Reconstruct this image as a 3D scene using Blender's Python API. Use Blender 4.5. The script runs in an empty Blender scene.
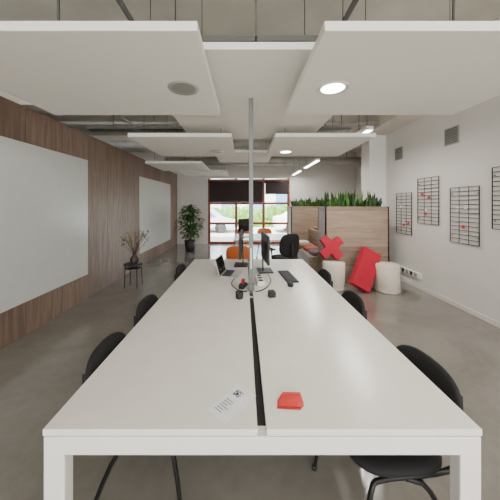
import bpy, bmesh, math, random
from mathutils import Vector, Matrix
random.seed(7)
scene = bpy.context.scene

# ------------------------------------------------------------------ materials
def new_mat(name):
    m = bpy.data.materials.new(name); m.use_nodes = True
    nt = m.node_tree
    return m, nt, nt.nodes['Principled BSDF']

def mat(name, col, rough=0.5, metal=0.0, var=0.0, scale=8.0, bump=0.0, emit=None, es=1.0, trans=0.0):
    m, nt, b = new_mat(name)
    b.inputs['Roughness'].default_value = rough
    b.inputs['Metallic'].default_value = metal
    c = (*col, 1)
    b.inputs['Base Color'].default_value = c
    tc = nt.nodes.new('ShaderNodeTexCoord')
    n = nt.nodes.new('ShaderNodeTexNoise'); n.inputs['Scale'].default_value = scale; n.inputs['Detail'].default_value = 6
    nt.links.new(tc.outputs['Object'], n.inputs['Vector'])
    r = nt.nodes.new('ShaderNodeValToRGB')
    v = max(var, 0.02)
    r.color_ramp.elements[0].position = 0.3; r.color_ramp.elements[1].position = 0.7
    r.color_ramp.elements[0].color = (*[x*(1-v) for x in col], 1)
    r.color_ramp.elements[1].color = (*[min(1, x*(1+v)) for x in col], 1)
    nt.links.new(n.outputs['Fac'], r.inputs['Fac'])
    nt.links.new(r.outputs['Color'], b.inputs['Base Color'])
    if bump > 0:
        bp = nt.nodes.new('ShaderNodeBump'); bp.inputs['Strength'].default_value = bump; bp.inputs['Distance'].default_value = 0.01
        nt.links.new(n.outputs['Fac'], bp.inputs['Height']); nt.links.new(bp.outputs['Normal'], b.inputs['Normal'])
    if emit:
        b.inputs['Emission Color'].default_value = (*emit, 1); b.inputs['Emission Strength'].default_value = es
    return m

def wood(name, c1, c2, axis='Y', plank=0.3, grain='Z', rough=0.5):
    m, nt, b = new_mat(name)
    L = nt.links.new
    tc = nt.nodes.new('ShaderNodeTexCoord'); sp = nt.nodes.new('ShaderNodeSeparateXYZ')
    L(tc.outputs['Object'], sp.inputs[0])
    d = nt.nodes.new('ShaderNodeMath'); d.operation = 'DIVIDE'; d.inputs[1].default_value = plank
    L(sp.outputs[axis], d.inputs[0])
    fl = nt.nodes.new('ShaderNodeMath'); fl.operation = 'FLOOR'; L(d.outputs[0], fl.inputs[0])
    fr = nt.nodes.new('ShaderNodeMath'); fr.operation = 'FRACT'; L(d.outputs[0], fr.inputs[0])
    wn = nt.nodes.new('ShaderNodeTexWhiteNoise'); wn.noise_dimensions = '1D'; L(fl.outputs[0], wn.inputs['W'])
    mp = nt.nodes.new('ShaderNodeMapping')
    s = [14, 14, 14]; s['XYZ'.index(grain)] = 1.2
    mp.inputs['Scale'].default_value = s
    L(tc.outputs['Object'], mp.inputs['Vector'])
    ad = nt.nodes.new('ShaderNodeVectorMath'); ad.operation = 'ADD'
    L(mp.outputs[0], ad.inputs[0]); L(wn.outputs['Color'], ad.inputs[1])
    n = nt.nodes.new('ShaderNodeTexNoise'); n.inputs['Scale'].default_value = 1.6; n.inputs['Detail'].default_value = 8; n.inputs['Distortion'].default_value = 0.6
    L(ad.outputs[0], n.inputs['Vector'])
    mx = nt.nodes.new('ShaderNodeMath'); mx.operation = 'MULTIPLY_ADD'; mx.inputs[1].default_value = 0.25
    L(wn.outputs['Value'], mx.inputs[0]); 
    sb = nt.nodes.new('ShaderNodeMath'); sb.operation = 'SUBTRACT'; sb.inputs[1].default_value = 0.12; L(n.outputs['Fac'], sb.inputs[0])
    L(sb.outputs[0], mx.inputs[2])
    r = nt.nodes.new('ShaderNodeValToRGB')
    r.color_ramp.elements[0].position = 0.3; r.color_ramp.elements[1].position = 0.72
    r.color_ramp.elements[0].color = (*c1, 1); r.color_ramp.elements[1].color = (*c2, 1)
    L(mx.outputs[0], r.inputs['Fac'])
    g = nt.nodes.new('ShaderNodeMath'); g.operation = 'GREATER_THAN'; g.inputs[1].default_value = 0.014; L(fr.outputs[0], g.inputs[0])
    m2 = nt.nodes.new('ShaderNodeMixRGB'); m2.inputs[1].default_value = (*[x*0.5 for x in c1], 1)
    L(g.outputs[0], m2.inputs[0]); L(r.outputs['Color'], m2.inputs[2])
    L(m2.outputs[0], b.inputs['Base Color'])
    b.inputs['Roughness'].default_value = rough
    return m

M = {}
M['white_top'] = mat('desk_white_laminate', (0.84, 0.82, 0.76), 0.24)
M['white_metal'] = mat('white_powder_coat', (0.84, 0.83, 0.79), 0.4)
M['panel'] = mat('acoustic_panel_white', (0.84, 0.82, 0.76), 0.85, bump=0.05, scale=120)
M['plaster'] = mat('painted_plaster', (0.74, 0.715, 0.68), 0.8, var=0.02, scale=3, bump=0.05)
M['ceil'] = mat('ceiling_concrete', (0.62, 0.60, 0.53), 0.85, var=0.14, scale=1.6, bump=0.2)
M['beam'] = mat('beam_paint', (0.68, 0.645, 0.56), 0.8, var=0.06, scale=3)
M['black'] = mat('black_plastic', (0.012, 0.012, 0.014), 0.5)
M['fabric_black'] = mat('black_fabric', (0.008, 0.008, 0.009), 0.85, var=0.2, scale=200, bump=0.1)
M['blackmetal'] = mat('black_metal', (0.02, 0.02, 0.02), 0.35, metal=0.5)
M['gridmetal'] = mat('grid_black_wire', (0.008, 0.008, 0.008), 0.6)
M['alu'] = mat('anodised_aluminium', (0.17, 0.175, 0.17), 0.5, metal=0.3)
M['galv'] = mat('galvanised_steel', (0.48, 0.48, 0.45), 0.5, metal=0.3, var=0.15, scale=6)
M['darkpipe'] = mat('dark_conduit', (0.12, 0.12, 0.11), 0.5, metal=0.3)
M['whiteboard'] = mat('whiteboard_surface', (0.68, 0.70, 0.67), 0.25)
M['red'] = mat('red_foam', (0.50, 0.008, 0.034), 0.7, var=0.05)
M['redcard'] = mat('red_card', (0.60, 0.03, 0.03), 0.5, var=0.05)
M['paper'] = mat('paper', (0.85, 0.86, 0.90), 0.6)
M['ink'] = mat('ink', (0.04, 0.04, 0.06), 0.6)
M['pouf'] = mat('pouf_offwhite', (0.72, 0.66, 0.56), 0.75, bump=0.1, scale=60)
M['leaf'] = mat('leaf_green', (0.04, 0.12, 0.025), 0.4, var=0.5, scale=5)
M['blade'] = mat('snake_plant_leaf', (0.05, 0.12, 0.02), 0.5, var=0.7, scale=12)
M['blade2'] = mat('snake_plant_leaf_dark', (0.015, 0.04, 0.012), 0.5, var=0.5, scale=12)
M['dry'] = mat('dried_flower', (0.28, 0.20, 0.08), 0.9, var=0.4, scale=30)
M['stem'] = mat('stem_brown', (0.10, 0.06, 0.03), 0.8, var=0.2)
M['soil'] = mat('soil', (0.03, 0.02, 0.015), 0.95, var=0.4, scale=40, bump=0.4)
M['pot'] = mat('dark_pot', (0.03, 0.03, 0.035), 0.5)
M['vase'] = mat('vase_dark_glaze', (0.07, 0.05, 0.045), 0.25)
M['redwood'] = mat('redwood_frame', (0.27, 0.065, 0.028), 0.45, var=0.2, scale=10)
M['blind'] = mat('dark_blind', (0.035, 0.022, 0.022), 0.8)
M['screen'] = mat('screen_glass', (0.01, 0.011, 0.014), 0.12)
M['pink'] = mat('cushion_pink', (0.50, 0.14, 0.13), 0.9, bump=0.1, scale=80)
M['greyc'] = mat('cushion_grey', (0.20, 0.19, 0.18), 0.9, bump=0.1, scale=80)
M['tan'] = mat('cushion_tan', (0.42, 0.25, 0.12), 0.9, bump=0.1, scale=80)
M['orange'] = mat('orange_plastic', (0.62, 0.15, 0.03), 0.5)
M['vent'] = mat('vent_grey', (0.33, 0.33, 0.31), 0.5)
M['ventdark'] = mat('vent_dark', (0.06, 0.06, 0.06), 0.7)
M['lampon'] = mat('lamp_diffuser', (0.9, 0.9, 0.85), 0.5, emit=(1, 0.96, 0.88), es=18)
M['lampoff'] = mat('lamp_reflector', (0.34, 0.33, 0.31), 0.5, metal=0.3)
M['woodwall'] = wood('walnut_panelling', (0.165, 0.108, 0.077), (0.29, 0.205, 0.155), 'Y', 0.6, 'Z', 0.42)
M['woodlight'] = wood('oak_planter', (0.25, 0.175, 0.125), (0.41, 0.31, 0.23), 'Z', 0.36, 'X', 0.5)
M['woodbench'] = wood('oak_bench', (0.26, 0.18, 0.13), (0.42, 0.31, 0.23), 'Z', 0.3, 'Y', 0.5)
M['asphalt'] = mat('street_paving', (0.5, 0.5, 0.5), 0.9, var=0.1, scale=4)
M['hedge'] = mat('hedge_leaves', (0.10, 0.24, 0.035), 0.9, var=0.8, scale=9, bump=1.0)
M['carw'] = mat('car_paint', (0.55, 0.62, 0.70), 0.25)
M['facade'] = mat('facade_render', (0.66, 0.66, 0.68), 0.9, var=0.1)
M['facadeglass'] = mat('facade_glass', (0.12, 0.25, 0.42), 0.2)

# floor concrete
m, nt, b = new_mat('polished_concrete'); L = nt.links.new
tc = nt.nodes.new('ShaderNodeTexCoord')
n1 = nt.nodes.new('ShaderNodeTexNoise'); n1.inputs['Scale'].default_value = 1.0; n1.inputs['Detail'].default_value = 8; n1.inputs['Roughness'].default_value = .55; n1.inputs['Distortion'].default_value = .6
n2 = nt.nodes.new('ShaderNodeTexNoise'); n2.inputs['Scale'].default_value = 14; n2.inputs['Detail'].default_value = 8
L(tc.outputs['Object'], n1.inputs['Vector']); L(tc.outputs['Object'], n2.inputs['Vector'])
mm = nt.nodes.new('ShaderNodeMath'); mm.operation = 'MULTIPLY_ADD'; mm.inputs[1].default_value = 0.25
L(n2.outputs['Fac'], mm.inputs[0]); L(n1.outputs['Fac'], mm.inputs[2])
r = nt.nodes.new('ShaderNodeValToRGB')
r.color_ramp.elements[0].position = 0.42; r.color_ramp.elements[0].color = (0.180, 0.166, 0.142, 1)
r.color_ramp.elements[1].position = 0.82; r.color_ramp.elements[1].color = (0.275, 0.257, 0.225, 1)
L(mm.outputs[0], r.inputs['Fac']); L(r.outputs['Color'], b.inputs['Base Color'])
rr = nt.nodes.new('ShaderNodeMapRange'); rr.inputs[1].default_value = .3; rr.inputs[2].default_value = .7; rr.inputs[3].default_value = 0.12; rr.inputs[4].default_value = 0.24
L(n1.outputs['Fac'], rr.inputs[0]); L(rr.outputs[0], b.inputs['Roughness'])
b.inputs['Coat Weight'].default_value = .5; b.inputs['Coat Roughness'].default_value = .10
M['floor'] = m
m, nt, b = new_mat('window_glass')
out = nt.nodes['Material Output']
tr = nt.nodes.new('ShaderNodeBsdfTransparent'); gl = nt.nodes.new('ShaderNodeBsdfGlossy'); gl.inputs['Roughness'].default_value = 0.02
mx = nt.nodes.new('ShaderNodeMixShader'); mx.inputs[0].default_value = 0.04
nt.links.new(tr.outputs[0], mx.inputs[1]); nt.links.new(gl.outputs[0], mx.inputs[2]); nt.links.new(mx.outputs[0], out.inputs[0])
M['glass'] = m

# ------------------------------------------------------------------ mesh builder
class MB:
    def __init__(s, name):
        s.name = name; s.bm = bmesh.new(); s.mats = []
    def mi(s, k):
        if k not in s.mats: s.mats.append(k)
        return s.mats.index(k)
    def _merge(s, t, k, mtx=None, smooth=False):
        i = s.mi(k)
        for f in t.faces: f.material_index = i; f.smooth = smooth
        if mtx is not None: t.transform(mtx)
        me = bpy.data.meshes.new('t'); t.to_mesh(me); t.free()
        s.bm.from_mesh(me); bpy.data.meshes.remove(me)
    def box(s, x0, x1, y0, y1, z0, z1, k, bev=0.0, mtx=None, seg=2):
        t = bmesh.new(); bmesh.ops.create_cube(t, size=1)
        for v in t.verts:
            v.co = Vector(((x0+x1)/2 + v.co.x*(x1-x0), (y0+y1)/2 + v.co.y*(y1-y0), (z0+z1)/2 + v.co.z*(z1-z0)))
        if bev > 0: bmesh.ops.bevel(t, geom=t.edges[:], offset=bev, segments=seg, affect='EDGES', profile=0.5)
        s._merge(t, k, mtx)
        return s
    def lathe(s, prof, k, c=(0, 0, 0), n=32, mtx=None):
        t = bmesh.new(); rings = []
        for (r, z) in prof:
            if r < 1e-5: rings.append([t.verts.new((c[0], c[1], c[2]+z))])
            else: rings.append([t.verts.new((c[0]+r*math.cos(2*math.pi*i/n), c[1]+r*math.sin(2*math.pi*i/n), c[2]+z)) for i in range(n)])
        for a, bb in zip(rings[:-1], rings[1:]):
            for i in range(n):
                j = (i+1) % n
                if len(a) == 1 and len(bb) == 1: continue
                if len(a) == 1: t.faces.new((a[0], bb[j], bb[i]))
                elif len(bb) == 1: t.faces.new((a[i], a[j], bb[0]))
                else: t.faces.new((a[i], a[j], bb[j], bb[i]))
        bmesh.ops.recalc_face_normals(t, faces=t.faces[:])
        s._merge(t, k, mtx, smooth=True)
        return s
    def cyl(s, c, r, h, k, n=24, bev=0.0, mtx=None):
        b = min(bev, r*0.5)
        p = [(0, 0), (r-b, 0), (r, b), (r, h-b), (r-b, h), (0, h)] if b > 0 else [(0, 0), (r, 0), (r, h), (0, h)]
        return s.lathe(p, k, c, n, mtx)
    def tube(s, pts, r, k, n=8, mtx=None, r2=None, smoothpath=0):
        pts = [Vector(p) for p in pts]
        for _ in range(smoothpath):
            q = [pts[0]]
            for a, bb in zip(pts[:-1], pts[1:]):
                q += [a.lerp(bb, .25), a.lerp(bb, .75)]
            q.append(pts[-1]); pts = q
        t = bmesh.new(); rings = []
        up = None
        for i, p in enumerate(pts):
            d = (pts[min(i+1, len(pts)-1)] - pts[max(i-1, 0)]).normalized()
            if up is None:
                up = Vector((0, 0, 1)) if abs(d.z) < 0.9 else Vector((1, 0, 0))
            a = d.cross(up).normalized(); up = a.cross(d).normalized()
            rad = r if r2 is None else r + (r2-r)*i/(len(pts)-1)
            rings.append([t.verts.new(p + (a*math.cos(2*math.pi*j/n) + up*math.sin(2*math.pi*j/n))*rad) for j in range(n)])
        for a, bb in zip(rings[:-1], rings[1:]):
            for j in range(n): t.faces.new((a[j], a[(j+1) % n], bb[(j+1) % n], bb[j]))
        t.faces.new(rings[0][::-1]); t.faces.new(rings[-1])
        bmesh.ops.recalc_face_normals(t, faces=t.faces[:])
        s._merge(t, k, mtx, smooth=n > 4)
        return s
    def pad(s, w, d, th, k, mtx, curve=0.0, p=3.2, n=36, taper=0.0):
        t = bmesh.new(); prof = [(0.0, 1), (0.5, 1), (0.85, .95), (0.95, .75), (1.0, 0.3), (1.0, -.3), (.95, -.75), (.85, -.95), (.5, -1), (0.0, -1)]
        rings = []
        for (f, z) in prof:
            if f == 0:
                rings.append([t.verts.new((0, 0, z*th/2))]); continue
            ring = []
            for i in range(n):
                a = 2*math.pi*i/n; c, ss = math.cos(a), math.sin(a)
                x = math.copysign(abs(c)**(2/p), c)*w/2*f; y = math.copysign(abs(ss)**(2/p), ss)*d/2*f
                x *= 1 - taper*(y/d)
                ring.append(t.verts.new((x, y, z*th/2 + curve*(2*x/w)**2)))
            rings.append(ring)
        for a, bb in zip(rings[:-1], rings[1:]):
            for i in range(n):
                j = (i+1) % n
                if len(a) == 1: t.faces.new((a[0], bb[j], bb[i]))
                elif len(bb) == 1: t.faces.new((a[i], a[j], bb[0]))
                else: t.faces.new((a[i], a[j], bb[j], bb[i]))
        bmesh.ops.recalc_face_normals(t, faces=t.faces[:])
        s._merge(t, k, mtx, smooth=True)
        return s
    def prism(s, outline, h, k, mtx=None, bev=0.0):
        t = bmesh.new()
        a = [t.verts.new((x, y, 0)) for x, y in outline]; bb = [t.verts.new((x, y, h)) for x, y in outline]
        t.faces.new(a[::-1]); t.faces.new(bb); n = len(a)
        for i in range(n): t.faces.new((a[i], a[(i+1) % n], bb[(i+1) % n], bb[i]))
        bmesh.ops.recalc_face_normals(t, faces=t.faces[:])
        if bev: bmesh.ops.bevel(t, geom=t.edges[:], offset=bev, segments=2, affect='EDGES')
        s._merge(t, k, mtx)
        return s
    def poly(s, verts, faces, k, mtx=None, smooth=False):
        t = bmesh.new(); vs = [t.verts.new(v) for v in verts]
        for f in faces: t.faces.new([vs[i] for i in f])
        s._merge(t, k, mtx, smooth)
        return s
    def leaf(s, base, tip, w, k, bend=0.1, n=6, twist=0.0, pointed=1.0):
        base = Vector(base); tip = Vector(tip); d = tip-base; ln = d.length; dn = d.normalized()
        ref = Vector((0, 0, 1)) if abs(dn.z) < 0.85 else Vector((math.cos(twist), math.sin(twist), 0))
        side = dn.cross(ref).normalized(); nor = side.cross(dn)
        t = bmesh.new(); rows = []
        for i in range(n+1):
            f = i/n
            ww = w*math.sin(math.pi*(0.08+0.92*f)**0.8)**0.7*pointed if pointed == 1 else w*(1-max(0, (f-.6)/.4)**1.6)*(0.7+0.5*f)
            if i == n: ww = w*0.04
            c = base + d*f - Vector((0, 0, 1))*bend*ln*f*f
            rows.append([t.verts.new(c - side*ww/2 + nor*ww*.12), t.verts.new(c), t.verts.new(c + side*ww/2 + nor*ww*.12)])
        for a, bb in zip(rows[:-1], rows[1:]):
            for j in range(2): t.faces.new((a[j], a[j+1], bb[j+1], bb[j]))
        s._merge(t, k, None, smooth=True)
        return s
    def done(s, loc=(0, 0, 0), rot=(0, 0, 0)):
        me = bpy.data.meshes.new(s.name); s.bm.to_mesh(me); s.bm.free()
        for k in s.mats: me.materials.append(M[k])
        o = bpy.data.objects.new(s.name, me); scene.collection.objects.link(o)
        o.location = loc; o.rotation_euler = rot
        return o

def dup(o, loc, rot=(0, 0, 0)):
    c = bpy.data.objects.new(o.name.split('.')[0], o.data); scene.collection.objects.link(c)
    c.location = loc; c.rotation_euler = rot
    return c
T = Matrix.Translation
def R(a, ax): return Matrix.Rotation(math.radians(a), 4, ax)

# ------------------------------------------------------------------ room shell
XL, XR, YB, YF, ZC = -2.62, 3.24, -3.5, 9.8, 3.6
XLL = -6.0; XRR = 4.4
MB('floor').box(XLL-.2, XRR+.2, YB-.2, YF+.2, -0.1, 0, 'floor').done()
MB('ceiling').box(XLL-.2, XRR+.2, YB-.2, YF+.2, ZC, ZC+.15, 'ceil').done()
MB('wall_left').box(XL-.12, XL, YB, YF, 0, 2.71, 'woodwall').done()
MB('wall_outer_left').box(XLL-.2, XLL, YB, YF, 0, ZC, 'plaster').done()
MB('wall_right').box(XR, XRR+.2, YB, 5.7, 0, ZC, 'plaster').done()
MB('wall_recess').box(XRR, XRR+.2, 5.7, YF, 0, ZC, 'plaster').done()
MB('wall_pillar').box(2.86, XR, 5.7, 6.1, 0, ZC, 'plaster').done()
w = MB('wall_far')
w.box(XLL, -1.42, YF, YF+.2, 0, ZC, 'plaster'); w.box(1.80, XRR, YF, YF+.2, 0, ZC, 'plaster')
w.box(-1.42, 1.80, YF, YF+.2, 2.58, ZC, 'plaster'); w.done()
w = MB('wall_rear')
w.box(XLL-.2, XRR+.2, YB-.2, YB, 0, 0.3, 'plaster'); w.box(XLL-.2, XRR+.2, YB-.2, YB, 3.45, ZC, 'plaster')
for x in (-6.2, -2.75, 3.1): w.box(x, x+.3 if x < 3 else XRR+.2, YB-.2, YB, 0.3, 3.45, 'plaster')
w.done()
w = MB('added_rear_window_1')  # unseen rear window, added to let sky light in from behind the camera
for x in (-2.45, -1.08, 0.3, 1.68, 3.04): w.box(x, x+.06, YB-.12, YB-.06, 0.3, 3.45, 'redwood')
for z in (0.3, 2.4, 3.39): w.box(-2.45, 3.1, YB-.12, YB-.06, z, z+.06, 'redwood')
w.done()
w = MB('added_rear_window_2')  # another added window out of view, for incoming sky light
for x in (-5.9, -4.4, -2.81): w.box(x, x+.06, YB-.12, YB-.06, 0.3, 3.45, 'redwood')
for z in (0.3, 2.4, 3.39): w.box(-5.9, -2.75, YB-.12, YB-.06, z, z+.06, 'redwood')
w.done()
MB('baseboard_right').box(XR-.012, XR, YB, 5.7, 0, 0.07, 'plaster', .003).done()
MB('trim_1').box(XL-.13, XL+.01, YB, YF, 2.71, 2.73, 'woodwall').done()

# far window
w = MB('window_1')
y0, y1 = YF+.04, YF+.12
for x in (-1.42, -0.36, 0.72, 1.70): w.box(x, x+.10, y0, y1, 0, 2.58, 'redwood', .004)
for z in (0, 0.76, 1.55, 2.46): w.box(-1.42, 1.80, y0+.01, y1-.01, z, z+.09, 'redwood', .004)
w.box(-1.38, 1.78, YF+.075, YF+.08, 0.05, 2.5, 'glass')
w.done()
w = MB('roller_blind')
w.cyl((0, 0, 0), .04, 2.1, 'blind', mtx=T((-1.36, YF-.06, 2.42)) @ R(90, 'Y'))
w.box(-1.34, 0.72, YF-.10, YF-.09, 1.66, 2.42, 'blind'); w.box(-1.34, 0.72, YF-.105, YF-.085, 1.64, 1.67, 'blackmetal')
w.done()
w = MB('roller_blind')
w.cyl((0, 0, 0), .04, .95, 'blind', mtx=T((0.80, YF-.06, 2.42)) @ R(90, 'Y'))
w.box(0.82, 1.73, YF-.10, YF-.09, 1.95, 2.42, 'blind'); w.done()

for i, y in enumerate((-1.6, 1.2, 4.4, 7.4)):
    MB('ceiling_beam').box(XLL, XRR if y > 5.8 else XR, y, y+.32, 3.32, ZC, 'beam', .01).done()
MB('trim_2').box(2.75, XR, YB, 5.7, 3.14, ZC, 'beam', .01).done()

# ------------------------------------------------------------------ pipes & ducts
def pipe(name, pts, r, k='galv', hang=True):
    b_ = MB(name); b_.tube(pts, r, k, 12)
    if hang:
        a, c = Vector(pts[0]), Vector(pts[-1])
        for f in (.15, .5, .85):
            p = a.lerp(c, f); b_.tube([p, (p.x, p.y, ZC)], .006, 'blackmetal', 6)
    return b_.done()
pipe('sprinkler_pipe', [(-.95, -1, 3.12), (-.95, 9.6, 3.12)], .022, 'darkpipe')
pipe('electrical_conduit', [(.85, -1, 3.12), (.85, 9.6, 3.12)], .022, 'darkpipe')
pipe('water_pipe', [(-2.2, -1, 3.12), (-2.2, 9.6, 3.12)], .022, 'galv')
pipe('heating_pipe', [(-5.9, 5.1, 3.22), (3.2, 5.1, 3.22)], .035, 'galv')
pipe('ventilation_duct', [(-2.5, 8.0, 2.94), (4.3, 8.0, 2.94)], .13, 'galv')
pipe('air_duct', [(-5.9, 5.95, 2.98), (2.7, 5.95, 2.98)], .10, 'galv')
def tray(name, x0, x1, y0, y1, z):
    t = MB(name)
    t.box(x0, x1, y0, y1, z, z+.012, 'darkpipe')
    t.box(x0, x1, y0, y0+.01, z, z+.05, 'darkpipe'); t.box(x0, x1, y1-.01, y1, z, z+.05, 'darkpipe')
    for f in (.1, .5, .9): t.box(x0+(x1-x0)*f, x0+(x1-x0)*f+.012, y0, y0+.012, z, ZC, 'darkpipe')
    t.done()
tray('cable_tray', -1.6, 1.75, 1.69, 1.76, 2.66)
tray('cable_trunking', -2.5, 1.7, 3.96, 4.08, 2.75)

# ------------------------------------------------------------------ acoustic ceiling panels
def panel(x0, x1, y0, y1, z, spot=None, on=False):
    p = MB('acoustic_ceiling_panel')
    p.box(x0, x1, y0, y1, z, z+.05, 'panel', .004)
    for x in (x0+.15, x1-.15):
        for y in (y0+.15, y1-.15): p.tube([(x, y, z+.05), (x, y, ZC)], .003, 'blackmetal', 5)
    p.done()
    if spot:
        d = MB('recessed_downlight')
        d.lathe([(.085, -.002), (.11, -.006), (.115, 0.0)], 'white_metal' if on else 'galv', (spot[0], spot[1], z), 32)
        d.lathe([(0, -.001), (.085, -.002)], 'lampon' if on else 'lampoff', (spot[0], spot[1], z), 32)
        d.done()
        if on:
            l = bpy.data.lights.new('downlight_beam', 'SPOT'); l.energy = 32; l.spot_size = math.radians(120); l.spot_blend = .9; l.color = (1, .95, .87); l.shadow_soft_size = .08
            lo = bpy.data.objects.new('downlight_beam', l); scene.collection.objects.link(lo); lo.location = (spot[0], spot[1], z-.03)
panel(-1.83, -.232, 1.24, 2.42, 2.43, (-.45, 1.86), False)
panel(.40, 2.02, 1.24, 2.42, 2.43, (.66, 1.86), True)
panel(-.82, 1.02, 1.64, 3.9, 2.585)
panel(-1.49, -.16, 3.2, 4.5, 2.43, (-.45, 4.1), False)
panel(.40, 1.69, 3.2, 4.5, 2.43, (.69, 4.13), True)
panel(-2.1, -.9, 5.3, 6.5, 2.43)
panel(-.6, .6, 5.0, 6.2, 2.60)
panel(-1.9, -.5, 7.2, 8.4, 2.5)

def linlamp(x, y0, y1, z, e=40):
    p = MB('linear_pendant_lamp')
    p.box(x-.05, x+.05, y0, y1, z, z+.06, 'white_metal', .005)
    p.box(x-.042, x+.042, y0+.02, y1-.02, z-.006, z+.001, 'lampon')
    for y in (y0+.1, y1-.1): p.tube([(x, y, z+.06), (x, y, ZC)], .004, 'blackmetal', 5)
    o = p.done()
    l = bpy.data.lights.new('lamp_light', 'AREA'); l.shape = 'RECTANGLE'; l.size = .08; l.size_y = y1-y0-.04; l.energy = e; l.color = (1, .95, .88)
    lo = bpy.data.objects.new('lamp_light', l); scene.collection.objects.link(lo); lo.location = (x, (y0+y1)/2, z-.012)
    lo.parent = o
for a, b_, e in ((-1.0, .4, 34), (3.7, 4.9, 30), (6.3, 7.65, 34), (8.3, 9.5, 20)): linlamp(1.87, a, b_, 2.67, e)  # first lamp is an unseen extra, added near the camera for more light

# ------------------------------------------------------------------ main bench desk
d = MB('bench_desk')
TX0, TX1, TY0, TY1 = -.742, .878, .92, 3.76
d.box(TX0, .050, TY0, TY1, .715, .74, 'white_top', .002); d.box(.084, TX1, TY0, TY1, .715, .74, 'white_top', .002)
d.box(.045, .089, TY0+.03, TY1, .69, .705, 'black')
for y in (TY0+.004, 2.30, TY1-.075):
    d.box(TX0, TX1, y, y+.05, .640, .708, 'white_metal', .004)
    d.box(TX0, TX0+.078, y, y+.05, 0, .645, 'white_metal', .004); d.box(TX1-.078, TX1, y, y+.05, 0, .645, 'white_metal', .004)
for x in (-.62, -.02, .12, .72): d.box(x, x+.04, TY0+.04, TY1-.05, .66, .706, 'white_metal')
d.box(-.0, .14, TY0+.2, TY1-.2, .56, .57, 'blackmetal')
for y in (1.3, 2.2, 3.4): d.box(-.0, .003, y, y+.03, .56, .67, 'blackmetal'); d.box(.137, .14, y, y+.03, .56, .67, 'blackmetal')
for x in (TX0+.1, TX1-.16):
    for y in (TY0+.02, 2.32, TY1-.06): d.box(x, x+.04, y, y+.025, .705, .716, 'white_metal')
d.done()
p = MB('power_pole')
p.box(.047, .088, 2.39, 2.43, .706, 2.585, 'alu', .004)
p.box(.035, .100, 2.38, 2.44, .741, .80, 'alu', .004)
p.box(.062, .074, 2.386, 2.392, .95, 1.15, 'white_metal')
p.done()

# ------------------------------------------------------------------ chairs
def make_chair():
    c = MB('stacking_chair')
    c.pad(.46, .43, .05, 'fabric_black', T((0, .0, .455)), curve=.008, p=3.4)
    c.pad(.44, .27, .032, 'fabric_black', T((0, -.262, .66)) @ R(98, 'X'), curve=-.03, p=2.7, taper=.12)
    c.pad(.42, .25, .020, 'black', T((0, -.276, .66)) @ R(98, 'X'), curve=-.03, p=2.7, taper=.12)
    for sx in (-1, 1):
        c.tube([(sx*.25, .23, 0), (sx*.225, .17, .42), (sx*.2, .12, .425), (sx*.20, -.18, .425), (sx*.20, -.25, .47), (sx*.17, -.28, .60), (sx*.16, -.282, .72)], .011, 'blackmetal', 10, smoothpath=2)
        c.tube([(sx*.26, -.25, 0), (sx*.22, -.10, .40), (sx*.2, .0, .42)], .011, 'blackmetal', 10, smoothpath=2)
        c.cyl((sx*.25, .23, 0), .016, .02, 'black', 12); c.cyl((sx*.26, -.25, 0), .016, .02, 'black', 12)
    c.tube([(-.2, .1, .42), (.2, .1, .42)], .01, 'blackmetal'); c.tube([(-.2, -.12, .42), (.2, -.12, .42)], .01, 'blackmetal')
    return c
ch = make_chair().done((.665, 1.25, 0), (0, 0, math.radians(94)))
dup(ch, (.69, 2.16, 0), (0, 0, math.radians(90))); dup(ch, (.69, 2.92, 0), (0, 0, math.radians(90)))
dup(ch, (-.52, 1.42, 0), (0, 0, math.radians(-88))); dup(ch, (-.545, 2.06, 0), (0, 0, math.radians(-90))); dup(ch, (-.55, 3.18, 0), (0, 0, math.radians(-90)))

def make_office():
    c = MB('office_swivel_chair')
    for i in range(5):
        a = 2*math.pi*i/5+.3; e = (.3*math.cos(a), .3*math.sin(a))
        c.tube([(0, 0, .12), (e[0], e[1], .075)], .022, 'blackmetal', 8, r2=.014)
        c.cyl((0, 0, -.02), .028, .04, 'black', 14, mtx=T((e[0], e[1], .028)) @ R(math.degrees(a), 'Z') @ R(90, 'X'))
        c.cyl((e[0], e[1], .03), .01, .05, 'black', 8)
    c.cyl((0, 0, .09), .035, .1, 'black'); c.cyl((0, 0, .12), .022, .3, 'alu')
    c.box(-.1, .1, -.1, .1, .40, .43, 'black', .01)
    c.pad(.5, .48, .08, 'fabric_black', T((0, 0, .47)), curve=.01)
    c.tube([(0, -.08, .42), (0, -.28, .43), (0, -.33, .55), (0, -.31, .8)], .02, 'black', 8, smoothpath=2)
    c.pad(.44, .46, .04, 'fabric_black', T((0, -.27, .77)) @ R(97, 'X'), curve=-.06, taper=.15)
    for sx in (-1, 1):
        c.tube([(sx*.2, -.02, .43), (sx*.29, -.02, .45), (sx*.29, -.02, .66)], .014, 'black', 8, smoothpath=1)
        c.box(sx*.29-.035, sx*.29+.035, -.14, .12, .66, .69, 'black', .01)
    return c
oc = make_office().done((.82, 5.1, 0), (0, 0, math.radians(20)))

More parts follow.
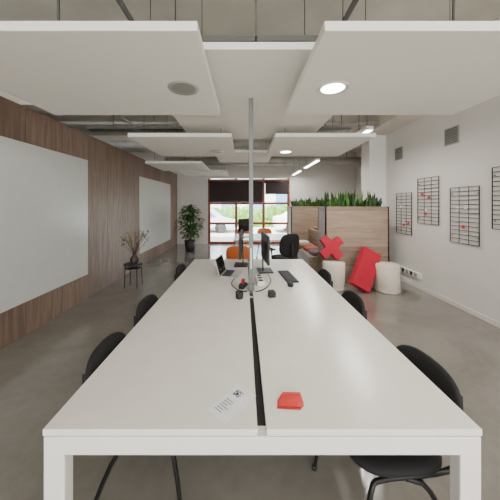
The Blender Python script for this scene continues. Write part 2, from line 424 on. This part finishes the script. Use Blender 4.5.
# ------------------------------------------------------------------ desk things
ZT = .74
f = MB('paper_flyer')
mt = T((-.048, 1.047, ZT+.001)) @ R(-42, 'Z')
f.box(-.052, .052, -.092, .092, 0, .0012, 'paper', mtx=mt)
for i in range(6): f.box(-.033, -.033+random.uniform(.03, .055), -.07+i*.013, -.067+i*.013, .0012, .0016, 'ink', mtx=mt)
for i in range(8):
    for j in range(8):
        if random.random() < .55: f.box(-.03+i*.0045, -.0255+i*.0045, .03+j*.0045, .0345+j*.0045, .0012, .0016, 'ink', mtx=mt)
f.done()
f = MB('folded_red_leaflet')
mt = T((.193, 1.045, ZT+.0005)) @ Matrix.Scale(1.15, 4)
f.poly([(-.052, -.028, 0), (.030, -.036, .003), (.048, -.008, .001), (.044, .034, .012), (-.022, .030, .016), (-.045, .006, .003)],
       [(0, 1, 5), (1, 2, 5), (2, 3, 4), (2, 4, 5)], 'redcard', mt)
f.poly([(-.045, -.02, .004), (.02, -.028, .006), (.035, .01, .020), (-.03, .016, .014), (.046, -.022, .003)],
       [(0, 1, 2, 3), (1, 4, 2)], 'redcard', mt)
f.done()
def monitor(loc, rz, name='desktop_monitor'):
    m_ = MB(name)
    m_.box(-.12, .12, -.09, .09, 0, .012, 'blackmetal', .005)
    m_.box(-.025, .025, .02, .035, .01, .28, 'blackmetal', .004)
    m_.box(-.27, .27, -.015, .012, .13, .46, 'black', .005)
    m_.box(-.262, .262, -.0165, -.0145, .14, .452, 'screen')
    m_.box(-.1, .1, .01, .03, .2, .36, 'black', .008)
    m_.done(loc, (0, 0, math.radians(rz)))
monitor((.26, 3.10, ZT), 94); monitor((-.04, 3.4, ZT), -92)
k = MB('keyboard')
k.box(-.22, .22, -.065, .065, 0, .014, 'black', .004)
for i in range(15):
    for j in range(5): k.box(-.21+i*.028, -.187+i*.028, -.055+j*.023, -.037+j*.023, .014, .019, 'ink')
k.done((.50, 2.85, ZT), (0, 0, math.radians(95)))
m_ = MB('computer_mouse'); m_.pad(.06, .10, .035, 'black', T((0, 0, .0175)), p=2.3); m_.done((.47, 2.53, ZT))
k = MB('laptop')
k.box(-.15, .15, -.10, .11, 0, .014, 'galv', .004); k.box(-.13, .13, -.01, .09, .014, .016, 'ink')
k.box(-.15, .15, 0, .008, 0, .20, 'galv', .003, mtx=T((0, .11, .012)) @ R(-15, 'X')); k.box(-.14, .14, -.001, .0, .01, .19, 'screen', mtx=T((0, .11, .012)) @ R(-15, 'X'))
k.done((-.14, 2.95, ZT), (0, 0, math.radians(80)))
t = MB('tape_dispenser')
t.prism([(-.07, 0), (.07, 0), (.07, .02), (.03, .045), (-.05, .05), (-.07, .03)], .05, 'black', mtx=R(90, 'X'), bev=.004)
t.cyl((0, 0, 0), .03, .02, 'red', mtx=T((-.01, -.015, .06)) @ R(90, 'X'))
t.done((-.03, 2.50, ZT), (0, 0, math.radians(70)))
c = MB('black_cup'); c.lathe([(0, 0), (.030, 0), (.034, .01), (.036, .06), (.032, .06), (.030, .01), (0, .008)], 'black', n=28); c.done((-.04, 2.20, ZT))
c = MB('pen_holder'); c.box(-.03, .03, -.03, .03, 0, .05, 'black', .005); c.box(-.024, .024, -.024, .024, .05, .056, 'ink', .002); c.done((.25, 2.24, ZT), (0, 0, .2))
c = MB('desk_power_socket'); c.box(-.04, .04, -.14, .14, 0, .045, 'white_metal', .006)
for i in range(3): c.cyl((0, -.09+i*.09, .045), .024, .003, 'ink', 20)
c.done((.17, 2.66, ZT), (0, 0, .05))
c = MB('desk_cable'); c.tube([(.03, 2.36, .745), (-.02, 2.36, .746), (-.09, 2.44, .745), (-.14, 2.6, .745), (-.10, 2.78, .745)], .005, 'black', 6, smoothpath=2); c.done()
c = MB('desk_cable'); c.tube([(.11, 2.36, .745), (.17, 2.38, .746), (.24, 2.5, .745), (.30, 2.7, .745), (.28, 2.95, .745)], .005, 'black', 6, smoothpath=2); c.done()

d = MB('meeting_table')
d.box(-.25, 1.15, 5.75, 7.0, .71, .74, 'white_top', .003)
for x in (-.2, 1.05):
    for y in (5.8, 6.9): d.box(x, x+.05, y, y+.05, 0, .71, 'white_metal', .003)
    d.box(x, x+.05, 5.8, 6.95, .66, .71, 'white_metal')
d.done()
def makebk(loc, rz):
    b2 = MB('orange_chair')
    b2.pad(.46, .44, .03, 'orange', T((0, 0, .45)), curve=.02); b2.pad(.44, .36, .025, 'orange', T((0, -.24, .66)) @ R(98, 'X'), curve=-.05)
    b2.tube([(0, -.2, .45), (0, -.25, .58)], .05, 'orange')
    for sx in (-1, 1):
        for sy in (-1, 1): b2.tube([(sx*.23, sy*.23, 0), (sx*.14, sy*.13, .44)], .011, 'alu')
    b2.done(loc, (0, 0, math.radians(rz)))
makebk((.6, 7.35, 0), 175); makebk((.0, 7.35, 0), 184); makebk((-.12, 4.65, 0), 5)
monitor((-.0, 6.3, .74), 60)

def wb(y0, y1, z0, z1):
    w_ = MB('whiteboard')
    w_.box(XL+.001, XL+.018, y0, y1, z0, z1, 'whiteboard', .004)
    w_.done()
wb(1.75, 4.17, .40, 2.30); wb(6.25, 8.85, .32, 2.26)

# ------------------------------------------------------------------ plant stand with vase
s = MB('side_table')
s.cyl((0, 0, .42), .17, .02, 'pot', 32, .004)
s.cyl((0, 0, .36), .15, .008, 'blackmetal', 32)
for i in range(4):
    a = math.pi/4+i*math.pi/2
    s.tube([(.15*math.cos(a), .15*math.sin(a), .42), (.17*math.cos(a), .17*math.sin(a), 0)], .008, 'blackmetal')
s.done((-2.1, 4.75, 0))
s = MB('dried_flower_vase')
s.lathe([(0, 0), (.045, 0), (.075, .04), (.08, .09), (.05, .14), (.03, .17), (.038, .19), (.028, .185), (.02, .16), (0, .15)], 'vase')
for i in range(34):
    a = random.uniform(0, 6.28); rr_ = random.uniform(.05, .26); h = random.uniform(.34, .58)
    e = Vector((rr_*math.cos(a), rr_*math.sin(a), h))
    s.tube([(0, 0, .15), (e.x*.4, e.y*.4, h*.65), e], .0025, 'stem', 5)
    for j in range(5):
        o = Vector((random.uniform(-.025, .025), random.uniform(-.025, .025), random.uniform(-.05, .03)))
        s.leaf(e+o, e+o+Vector((random.uniform(-.03, .03), random.uniform(-.03, .03), .05)), .02, random.choice(['dry', 'dry', 'leaf']))
s.done((-2.08, 4.75, .44))

s = MB('potted_ficus')
s.lathe([(0, 0), (.15, 0), (.19, .36), (.17, .36), (.165, .32), (0, .32)], 'pot')
s.lathe([(0, .325), (.165, .325)], 'soil')
for q in range(4):
    a = q*1.6; s.tube([(.03*math.cos(a), .03*math.sin(a), .3), (.06*math.cos(a), .06*math.sin(a), .8), (.16*math.cos(a+.5), .16*math.sin(a+.5), 1.35)], .014, 'stem', 8, smoothpath=1, r2=.006)
for i in range(440):
    z = random.uniform(.48, 1.52); f_ = (z-.48)/1.04
    rm = .46*math.sin(math.pi*min(1, f_*.8+.16))**.6
    a = random.uniform(0, 6.28); rr_ = rm*random.uniform(.15, .95)
    b0 = Vector((rr_*math.cos(a), rr_*math.sin(a), z)); ln = random.uniform(.12, .2)
    s.leaf(b0, b0+Vector((math.cos(a)*ln*.8, math.sin(a)*ln*.8, random.uniform(-.08, .07))), random.uniform(.07, .11), 'leaf', bend=.2)
s.done((-1.80, 8.35, 0))

# ------------------------------------------------------------------ planters with snake plants
def planter(x0, x1, y0, y1, z1, n):
    p_ = MB('wooden_planter')
    t_ = .03
    p_.box(x0, x1, y0, y0+t_, 0, z1, 'woodlight', .003); p_.box(x0, x1, y1-t_, y1, 0, z1, 'woodlight', .003)
    p_.box(x0, x0+t_, y0, y1, 0, z1, 'woodlight', .003); p_.box(x1-t_, x1, y0, y1, 0, z1, 'woodlight', .003)
    p_.box(x0+t_, x1-t_, y0+t_, y1-t_, 0, z1-.06, 'soil')
    p_.done()
    q = MB('snake_plant_bed')
    nc = int((x1-x0)*16)
    for ci in range(nc):
        cx = x0+.1+(x1-x0-.2)*(ci+random.uniform(.1, .9))/nc; cy = random.uniform(y0+.1, y1-.1); hh = random.uniform(.22, .44)
        for i in range(n//nc):
            a = random.uniform(0, 6.28); r_ = random.uniform(.0, .04)
            x = cx+r_*math.cos(a); y = cy+r_*math.sin(a)
            h = hh*random.uniform(.5, 1.0); tw = random.uniform(0, 3.14); sp = random.uniform(.0, .11)
            q.leaf((x, y, z1-.058), (x+sp*math.cos(a), y+sp*.6*math.sin(a), z1-.06+h), random.uniform(.035, .06), random.choice(['blade', 'blade', 'blade2']), bend=0, twist=tw, pointed=.5)
    q.done()
planter(1.60, 2.86, 4.92, 5.40, 1.52, 260)
planter(1.42, 3.0, 7.55, 8.05, 1.50, 300)

s = MB('tiered_bench')
s.box(1.42, 1.95, 5.42, 7.54, 0, .42, 'woodbench', .004)
s.box(1.95, 2.45, 5.42, 7.54, 0, .84, 'woodbench', .004)
s.done()
def cushion(x, y, z, k, w_=.36, rz=0):
    c_ = MB('seat_cushion'); c_.pad(w_, w_, .09, k, T((0, 0, .045)), p=4.5); c_.done((x, y, z+.001), (0, 0, math.radians(rz)))
cushion(1.68, 5.7, .42, 'greyc'); cushion(1.68, 6.2, .42, 'pink', rz=10); cushion(1.66, 6.75, .42, 'tan'); cushion(1.68, 7.2, .42, 'paper')
cushion(2.18, 5.9, .84, 'pink'); cushion(2.18, 6.6, .84, 'greyc'); cushion(2.18, 7.15, .84, 'tan')

def pouf(x, y):
    p_ = MB('round_pouf'); p_.cyl((0, 0, 0), .2, .5, 'pouf', 40, .02); p_.lathe([(.2, .03), (.204, .035), (.204, .04), (.2, .045)], 'pouf', n=40); p_.done((x, y, 0))
pouf(2.58, 4.5); pouf(1.67, 4.66)
a_, b_ = .08, .24
out = [(a_, a_), (b_, a_), (b_, -a_), (a_, -a_), (a_, -b_), (-a_, -b_), (-a_, -a_), (-b_, -a_), (-b_, a_), (-a_, a_), (-a_, b_), (a_, b_)]
x_ = MB('red_foam_cross'); x_.prism(out, .12, 'red', mtx=T((0, 0, -.06)), bev=.008)
o = x_.done(); o.matrix_world = T((1.66, 4.77, .738)) @ R(78, 'X') @ R(38, 'Z')
x_ = MB('red_foam_block'); x_.box(-.175, .175, -.07, .07, 0, .74, 'red', .012); o = x_.done()
o.matrix_world = T((2.03, 4.42, .085)) @ R(30, 'Y') @ R(-20, 'X')

# ------------------------------------------------------------------ right wall items
def grid(y0, y1, z0, z1):
    g = MB('wire_memo_grid')
    xw = XR-.022
    g.tube([(xw, y0, z0), (xw, y0, z1), (xw, y1, z1), (xw, y1, z0), (xw, y0, z0)], .007, 'gridmetal', 6)
    n_ = 3
    for i in range(1, n_): y = y0+(y1-y0)*i/n_; g.tube([(xw, y, z0), (xw, y, z1)], .0045, 'gridmetal', 5)
    m2 = 13
    for i in range(1, m2): z = z0+(z1-z0)*i/m2; g.tube([(xw, y0, z), (xw, y1, z)], .0055, 'gridmetal', 5)
    for z in (z0+.1, z1-.1):
        for y in (y0+.02, y1-.02): g.tube([(xw, y, z), (XR-.0005, y, z)], .006, 'gridmetal', 6)
    for i in range(4):
        y = random.uniform(y0+.05, y1-.14); z = random.uniform(z0+.15, z1-.3)
        g.box(xw-.009, xw-.006, y, y+.05, z, z+.05, random.choice(['redcard', 'redcard', 'paper']))
    g.done()
grid(4.80, 5.28, .97, 1.79); grid(4.13, 4.63, 1.22, 2.03); grid(3.42, 3.90, .99, 1.82); grid(2.70, 3.24, 1.25, 2.04)
def vent(y, z, s_=.26):
    v = MB('wall_vent')
    v.box(XR-.015, XR, y-s_/2, y+s_/2, z-s_/2, z+s_/2, 'vent', .003)
    for i in range(9):
        zz = z-s_/2+.03+i*(s_-.06)/8
        v.box(XR-.022, XR-.014, y-s_/2+.02, y+s_/2-.02, zz-.004, zz+.004, 'ventdark')
    v.done()
vent(5.22, 2.62); vent(3.89, 2.63, .27)
s = MB('wall_socket_strip')
s.box(XR-.045, XR-.001, 4.55, 5.2, .20, .30, 'white_metal', .005)
for i in range(5): s.box(XR-.049, XR-.044, 4.62+i*.12, 4.70+i*.12, .215, .285, 'ink' if i % 2 else 'vent', .002)
s.done()

# ------------------------------------------------------------------ outside
MB('street_ground').box(-15, 17, YF+.21, 30, -.15, -.05, 'asphalt').done()
b_ = MB('facade_building'); b_.box(-15, 17, 22, 24, -.05, 9, 'facade')
for i in range(13):
    for j in range(3): b_.box(-14+i*2.4, -12.6+i*2.4, 21.93, 22.0, 1.0+j*2.8, 2.9+j*2.8, 'facadeglass', .02)
b_.done()
h = MB('hedge')
for i in range(60):
    x = -8+i*.3+random.uniform(-.1, .1)
    h.pad(.6, .6, random.uniform(.9, 1.15), 'hedge', T((x, 17.8+random.uniform(-.2, .2), random.uniform(.7, 1.0))), p=2)
h.box(-8, 10, 17.6, 18.1, -.05, .9, 'hedge', .05)
h.done()
def car(x, y, k_):
    c_ = MB('parked_car')
    prof = [(-2.1, .25), (2.1, .25), (2.15, .65), (1.3, .85), (.7, 1.35), (-.9, 1.4), (-1.6, .95), (-2.15, .85)]
    c_.prism(prof, 1.7, k_, mtx=R(90, 'X'), bev=.06)
    c_.prism([(-1.3, .92), (1.1, .9), (.62, 1.28), (-.85, 1.32)], 1.74, 'facadeglass', mtx=T((0, .02, 0)) @ R(90, 'X'))
    for wx in (-1.3, 1.3):
        for wy in (-1.72, -.2): c_.cyl((0, 0, 0), .32, .2, 'black', 24, .03, mtx=T((wx, wy+.2, .32)) @ R(90, 'X'))
    c_.done((x, y, -.05))
car(-2.6, 15.5, 'carw'); car(3.9, 15.5, 'paper')

# ------------------------------------------------------------------ world & sun
wd = bpy.data.worlds.new('World'); scene.world = wd; wd.use_nodes = True
nt = wd.node_tree; bg = nt.nodes['Background']
bg.inputs['Color'].default_value = (.96, .975, .97, 1); bg.inputs['Strength'].default_value = 7.2
sl = bpy.data.lights.new('sun', 'SUN'); sl.energy = 28; sl.angle = .02; sl.color = (1, .95, .86)
so = bpy.data.objects.new('sun', sl); scene.collection.objects.link(so); so.location = (0, 0, 12)
so.rotation_euler = (math.radians(35), 0, math.radians(-25))

# ------------------------------------------------------------------ camera
cam = bpy.data.cameras.new('camera'); co = bpy.data.objects.new('camera', cam); scene.collection.objects.link(co)
co.location = (0, 0, 1.57); co.rotation_euler = (math.radians(90), 0, 0)
cam.sensor_width = 36; cam.lens = 18; cam.shift_x = .012; cam.shift_y = -.092; cam.clip_start = .02
scene.camera = co
